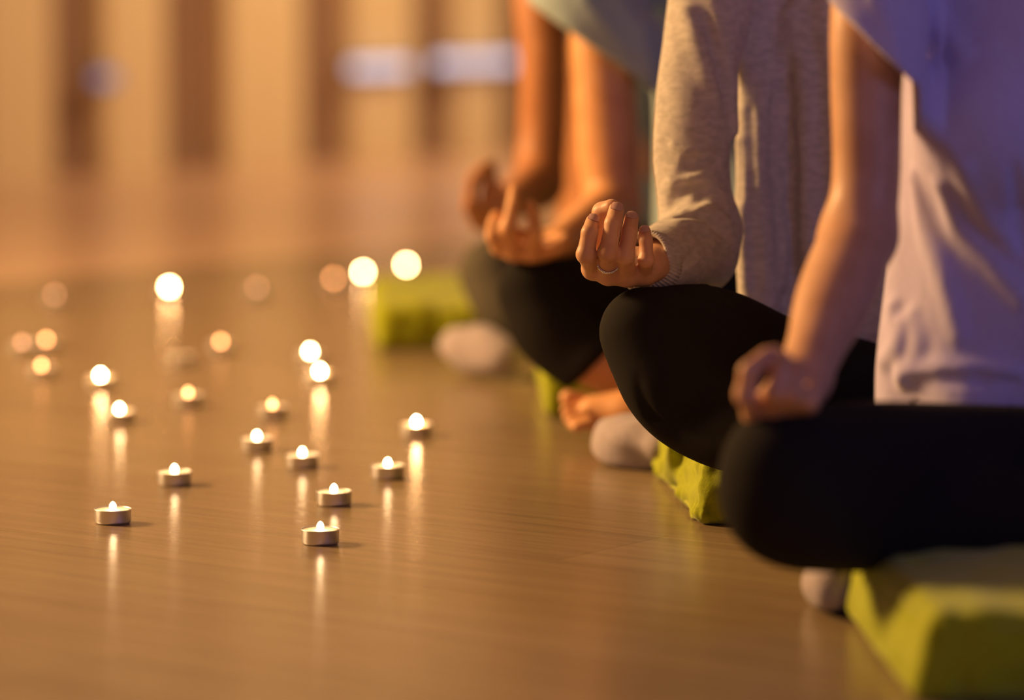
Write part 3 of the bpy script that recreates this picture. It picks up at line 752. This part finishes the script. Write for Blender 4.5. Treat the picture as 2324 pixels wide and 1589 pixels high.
# ============ woman 1: pale blue shirt
def woman_blue():
    e = empty('person', (.34, 4.75, 0), 'woman in pale blue shirt behind the grey cardigan, brightly lit bare arm and bare toes', 'person', 'people sitting cross-legged in a row')
    wrist = P(1262, 556, 4.38); elbow = P(1392, 472, 4.60)
    fx = [([P(1135, 560, 4.30), P(1120, 535, 4.27), P(1122, 508, 4.27), P(1127, 492, 4.28)], [.0105, .0100, .0092, .0085]),
          ([P(1165, 572, 4.29), P(1152, 520, 4.26), P(1164, 466, 4.265), P(1168, 432, 4.275)], [.0105, .0098, .0088, .0080]),
          ([P(1205, 575, 4.29), P(1215, 530, 4.26), P(1212, 490, 4.265), P(1205, 466, 4.275)], [.0100, .0092, .0084, .0078]),
          ([P(1238, 570, 4.30), P(1262, 562, 4.28), P(1278, 553, 4.285), P(1280, 545, 4.29)], [.0092, .0090, .0088, .0084])]
    th = [([P(1225, 555, 4.37), P(1200, 545, 4.35), P(1160, 530, 4.32), P(1142, 500, 4.30)], [.018, .014, .011, .009]),
          ([P(1250, 552, 4.34), P(1266, 540, 4.32), P(1285, 543, 4.31)], [.011, .009, .008])]
    pts = [(wrist, 0), (elbow, 0), (P(1385, -60, 4.62), 0), (P(1115, 560, 4.25), 0)]
    lo, hi = bounds(pts, .06); f = Field(lo, hi, .0032)
    hand(f, fx, th, wrist, .023, palmr=.0145)
    f.chain([(wrist, .022), (wrist + (elbow - wrist) * .6, .032), (elbow, .037)], .014)
    f.chain([(elbow, .038), (P(1382, 350, 4.61), .042), (P(1372, 200, 4.62), .0425), (P(1368, 90, 4.63), .045), (P(1385, -40, 4.65), .05)], .016)
    arm = f.mesh('a', 3)
    g = Field((.08, 4.5, .03), (.62, 4.98, .70), .009)
    g.loft([(.08, .34, 4.77, .15, .11), (.22, .34, 4.77, .125, .09), (.46, .34, 4.77, .13, .095), (.58, .34, 4.77, .14, .075), (.65, .34, 4.77, .06, .05)], 0)
    g.chain([(P(1385, -20, 4.66), .045), (np.array([.25, 4.76, .60]), .045)], .02)
    # bare calf and foot
    q = Field((-.02, 4.0, -.005), (.42, 4.6, .20), .003)
    q.chain(PR([(1300, 785, 4.31, .040), (1375, 828, 4.30, .036), (1460, 870, 4.30, .028), (1560, 905, 4.29, .022)]), .012)
    toes = []
    for (bx_, by_, tx, ty, dd, rr) in ((1330, 912, 1290, 904, 4.23, .0110), (1325, 930, 1286, 931, 4.20, .0078), (1328, 942, 1290, 949, 4.18, .0074), (1332, 952, 1298, 962, 4.16, .0070), (1340, 960, 1308, 970, 4.15, .0066)):
        toes.append((P(bx_, by_, dd), P(tx, ty, dd - .005), rr))
    foot(q, P(1500, 940, 4.18), P(1350, 938, 4.20), None, toes)
    q.plane((0, 0, .001), (0, 0, -1), .003)
    mk(e, 'body', [arm, g.mesh('b', 1), q.mesh('f', 1), head(e, (.34, 4.76, .69), 0, SKIN_TAN)], SKIN_TAN)
    f = Field((.02, 4.52, .12), (.62, 4.98, .70), .004)
    def fl(th, z): return .005 * np.sin(th * 9 + z * 14)
    f.loft([(.14, .34, 4.77, .165, .12), (.28, .34, 4.77, .155, .11), (.44, .34, 4.77, .152, .12), (.54, .34, 4.77, .15, .10), (.62, .34, 4.77, .09, .06)], 0, .006, fl)
    f.chain([(np.array([.26, 4.77, .60]), .06), (P(1350, -60, 4.65), .075), (P(1335, 20, 4.62), .072), (P(1420, 130, 4.63), .062), (P(1450, 230, 4.66), .045)], .03)
    for pts_, r in (([(1330, 0), (1370, 50), (1420, 110)], .009), ([(1400, 0), (1440, 70), (1470, 150), (1490, 250)], .009), ([(1460, 60), (1480, 200)], .007)):
        f.fold(pts_, r, .35, .016)
    f.cone(P(1372, 330, 4.61), .056, P(1368, 60, 4.625), .050, .003, 'cut')
    hp = P(1285, 66, 4.60); nrm = np.cross(P(1440, 175, 4.60) - hp, np.array([0, 1, 0])); nrm = nrm if nrm[2] < 0 else -nrm
    f.plane(hp, nrm, .004, (-.1, 4.4, .2), (.195, 5.1, .8))
    mk(e, 'shirt', [f.mesh('c', 1)], BLUE)
    f = Field((-.05, 4.2, .02), (.62, 4.96, .28), .006)
    f.chain(PR([(1640, 690, 4.76, .085), (1450, 690, 4.55, .078), (1320, 680, 4.42, .062), (1215, 655, 4.33, .043)]), .02)
    f.chain(PR([(1205, 665, 4.32, .040), (1245, 740, 4.31, .048), (1310, 800, 4.30, .046), (1345, 822, 4.29, .0425)]), .02)
    hd = dirs(P(1300, 795, 4.3), P(1375, 850, 4.28)); f.plane(P(1342, 832, 4.28), (P(1400, 868, 4.28) - P(1320, 790, 4.28)), .002, (-.05, 4.1, 0), (.16, 4.36, .155))
    f.chain(PR([(1830, 690, 4.76, .085), (1980, 720, 4.55, .075), (2050, 730, 4.38, .055)]), .02)
    f.chain(PR([(2040, 780, 4.36, .045), (1800, 860, 4.32, .040), (1620, 900, 4.28, .034)]), .02)
    f.ell((.34, 4.80, .14), (.165, .10, .085), k=.03)
    mk(e, 'leggings', [f.mesh('l', 1)], BLACK)
woman_blue()

# ============ woman 0: furthest, grey leggings
def woman_far():
    e = empty('person', (.20, 5.45, 0), 'furthest woman, tanned bare arm and olive grey leggings, thumb and finger forming a loop', 'person', 'people sitting cross-legged in a row')
    wrist = P(1142, 470, 5.02); elbow = P(1222, 415, 5.22)
    fx = [([P(1085, 500, 4.95), P(1066, 470, 4.92), P(1072, 410, 4.92), P(1100, 378, 4.93)], [.0115, .0105, .0095, .0085]),
          ([P(1105, 508, 4.95), P(1100, 470, 4.925), P(1106, 425, 4.93), P(1110, 400, 4.94)], [.0105, .0098, .009, .008]),
          ([P(1125, 512, 4.96), P(1130, 480, 4.94), P(1134, 440, 4.94), P(1134, 425, 4.95)], [.0105, .0098, .009, .008]),
          ([P(1142, 510, 4.97), P(1155, 490, 4.95), P(1160, 470, 4.95), P(1160, 462, 4.96)], [.0095, .009, .008, .0075])]
    th = [([P(1125, 480, 5.0), P(1106, 460, 4.99), P(1112, 405, 4.96), P(1112, 376, 4.94)], [.017, .013, .011, .0095])]
    pts = [(wrist, 0), (elbow, 0), (P(1230, -60, 5.26), 0), (P(1060, 500, 4.9), 0)]
    lo, hi = bounds(pts, .06); f = Field(lo, hi, .004)
    hand(f, fx, th, wrist, .022, palmr=.015)
    f.chain([(wrist, .023), (wrist + (elbow - wrist) * .6, .034), (elbow, .038)], .014)
    f.chain([(elbow, .038), (P(1232, 300, 5.24), .038), (P(1236, 150, 5.24), .038), (P(1228, 0, 5.26), .042), (P(1235, -60, 5.28), .045)], .016)
    arm = f.mesh('a', 3)
    g = Field((-.08, 5.2, .03), (.5, 5.66, .70), .01)
    g.loft([(.08, .20, 5.47, .15, .11), (.22, .20, 5.47, .125, .09), (.46, .20, 5.47, .13, .095), (.58, .20, 5.47, .14, .075), (.65, .20, 5.47, .06, .05)], 0)
    g.chain([(P(1235, -40, 5.28), .045), (np.array([.11, 5.42, .60]), .045)], .02)
    mk(e, 'body', [arm, g.mesh('b', 1), head(e, (.20, 5.46, .69), 0, SKIN_DARK)], SKIN_DARK)
    f = Field((-.06, 5.24, .12), (.46, 5.66, .70), .006)
    f.loft([(.14, .22, 5.48, .15, .11), (.28, .22, 5.48, .14, .10), (.44, .22, 5.48, .14, .11), (.54, .20, 5.47, .15, .10), (.62, .20, 5.47, .09, .06)], 0, .006)
    f.chain([(np.array([.12, 5.44, .60]), .06), (P(1235, -60, 5.28), .056)], .03)
    mk(e, 'vest', [f.mesh('c', 1)], TEAL)
    f = Field((-.16, 4.85, .02), (.52, 5.66, .30), .006)
    f.chain(PR([(1480, 620, 5.45, .085), (1330, 620, 5.25, .078), (1210, 620, 5.10, .062), (1120, 610, 5.02, .045)]), .02)
    f.chain(PR([(1108, 625, 5.0, .038), (1140, 680, 4.99, .046), (1200, 720, 4.98, .046), (1400, 730, 4.95, .036)]), .03)
    f.chain(PR([(1600, 620, 5.45, .085), (1720, 660, 5.25, .075), (1800, 680, 5.08, .055)]), .02)
    f.chain(PR([(1780, 700, 5.04, .045), (1600, 740, 5.02, .040), (1430, 760, 5.02, .034)]), .02)
    f.ell((.20, 5.50, .14), (.165, .10, .085), k=.03)
    mk(e, 'leggings', [f.mesh('l', 1)], GREYLEG)
woman_far()

# ------------------------------------------------------------------ lights
def area(name, loc, target, size, power, col, sy=None):
    l = bpy.data.lights.new(name, 'AREA'); l.energy = power; l.color = col; l.size = size
    if sy: l.shape = 'RECTANGLE'; l.size_y = sy
    o = bpy.data.objects.new(name, l); COL.objects.link(o); o.location = loc
    o.rotation_euler = (Vector(target) - Vector(loc)).to_track_quat('-Z', 'Y').to_euler(); return o
area('warm_key', (-3.4, 4.75, 1.95), (.3, 3.6, .25), .8, 330, (1, .60, .25))
area('warm_ceiling', (-1.0, 7.0, 2.7), (-.6, 6.5, 0), 2.5, 38, (1, .62, .32))
area('window_right', (2.6, .8, 1.5), (.5, 3.3, .3), 1.2, 19, (.33, .33, 1.0))
area('window_front', (-.4, -1.6, .8), (-.1, 3.3, .1), .8, 22, (.42, .42, 1.0), 1.3)
wl = W0 + WN * 1.6; area('wall_wash', (wl[0] + .6, wl[1] + .8, 2.5), (W0[0] + .8, W0[1] + 1.0, .3), 2.0, 100, (1, .67, .36))
w = bpy.data.worlds.new('World'); S.world = w; w.use_nodes = True
w.node_tree.nodes['Background'].inputs[0].default_value = (.5, .35, .25, 1); w.node_tree.nodes['Background'].inputs[1].default_value = .05

cd = bpy.data.cameras.new('Camera'); cam = bpy.data.objects.new('Camera', cd); COL.objects.link(cam)
cam.location = (0, 0, CAMH); cam.rotation_euler = (ANG, 0, 0)
cd.sensor_width = 36; cd.lens = F / 2324 * 36; cd.clip_start = .05
cd.dof.use_dof = True; cd.dof.focus_distance = 3.50; cd.dof.aperture_fstop = cd.lens / 62.0
S.camera = cam
S.view_settings.view_transform = 'Standard'; S.view_settings.look = 'None'
S.view_settings.exposure = 0; S.view_settings.gamma = 1; S.view_settings.use_curve_mapping = False
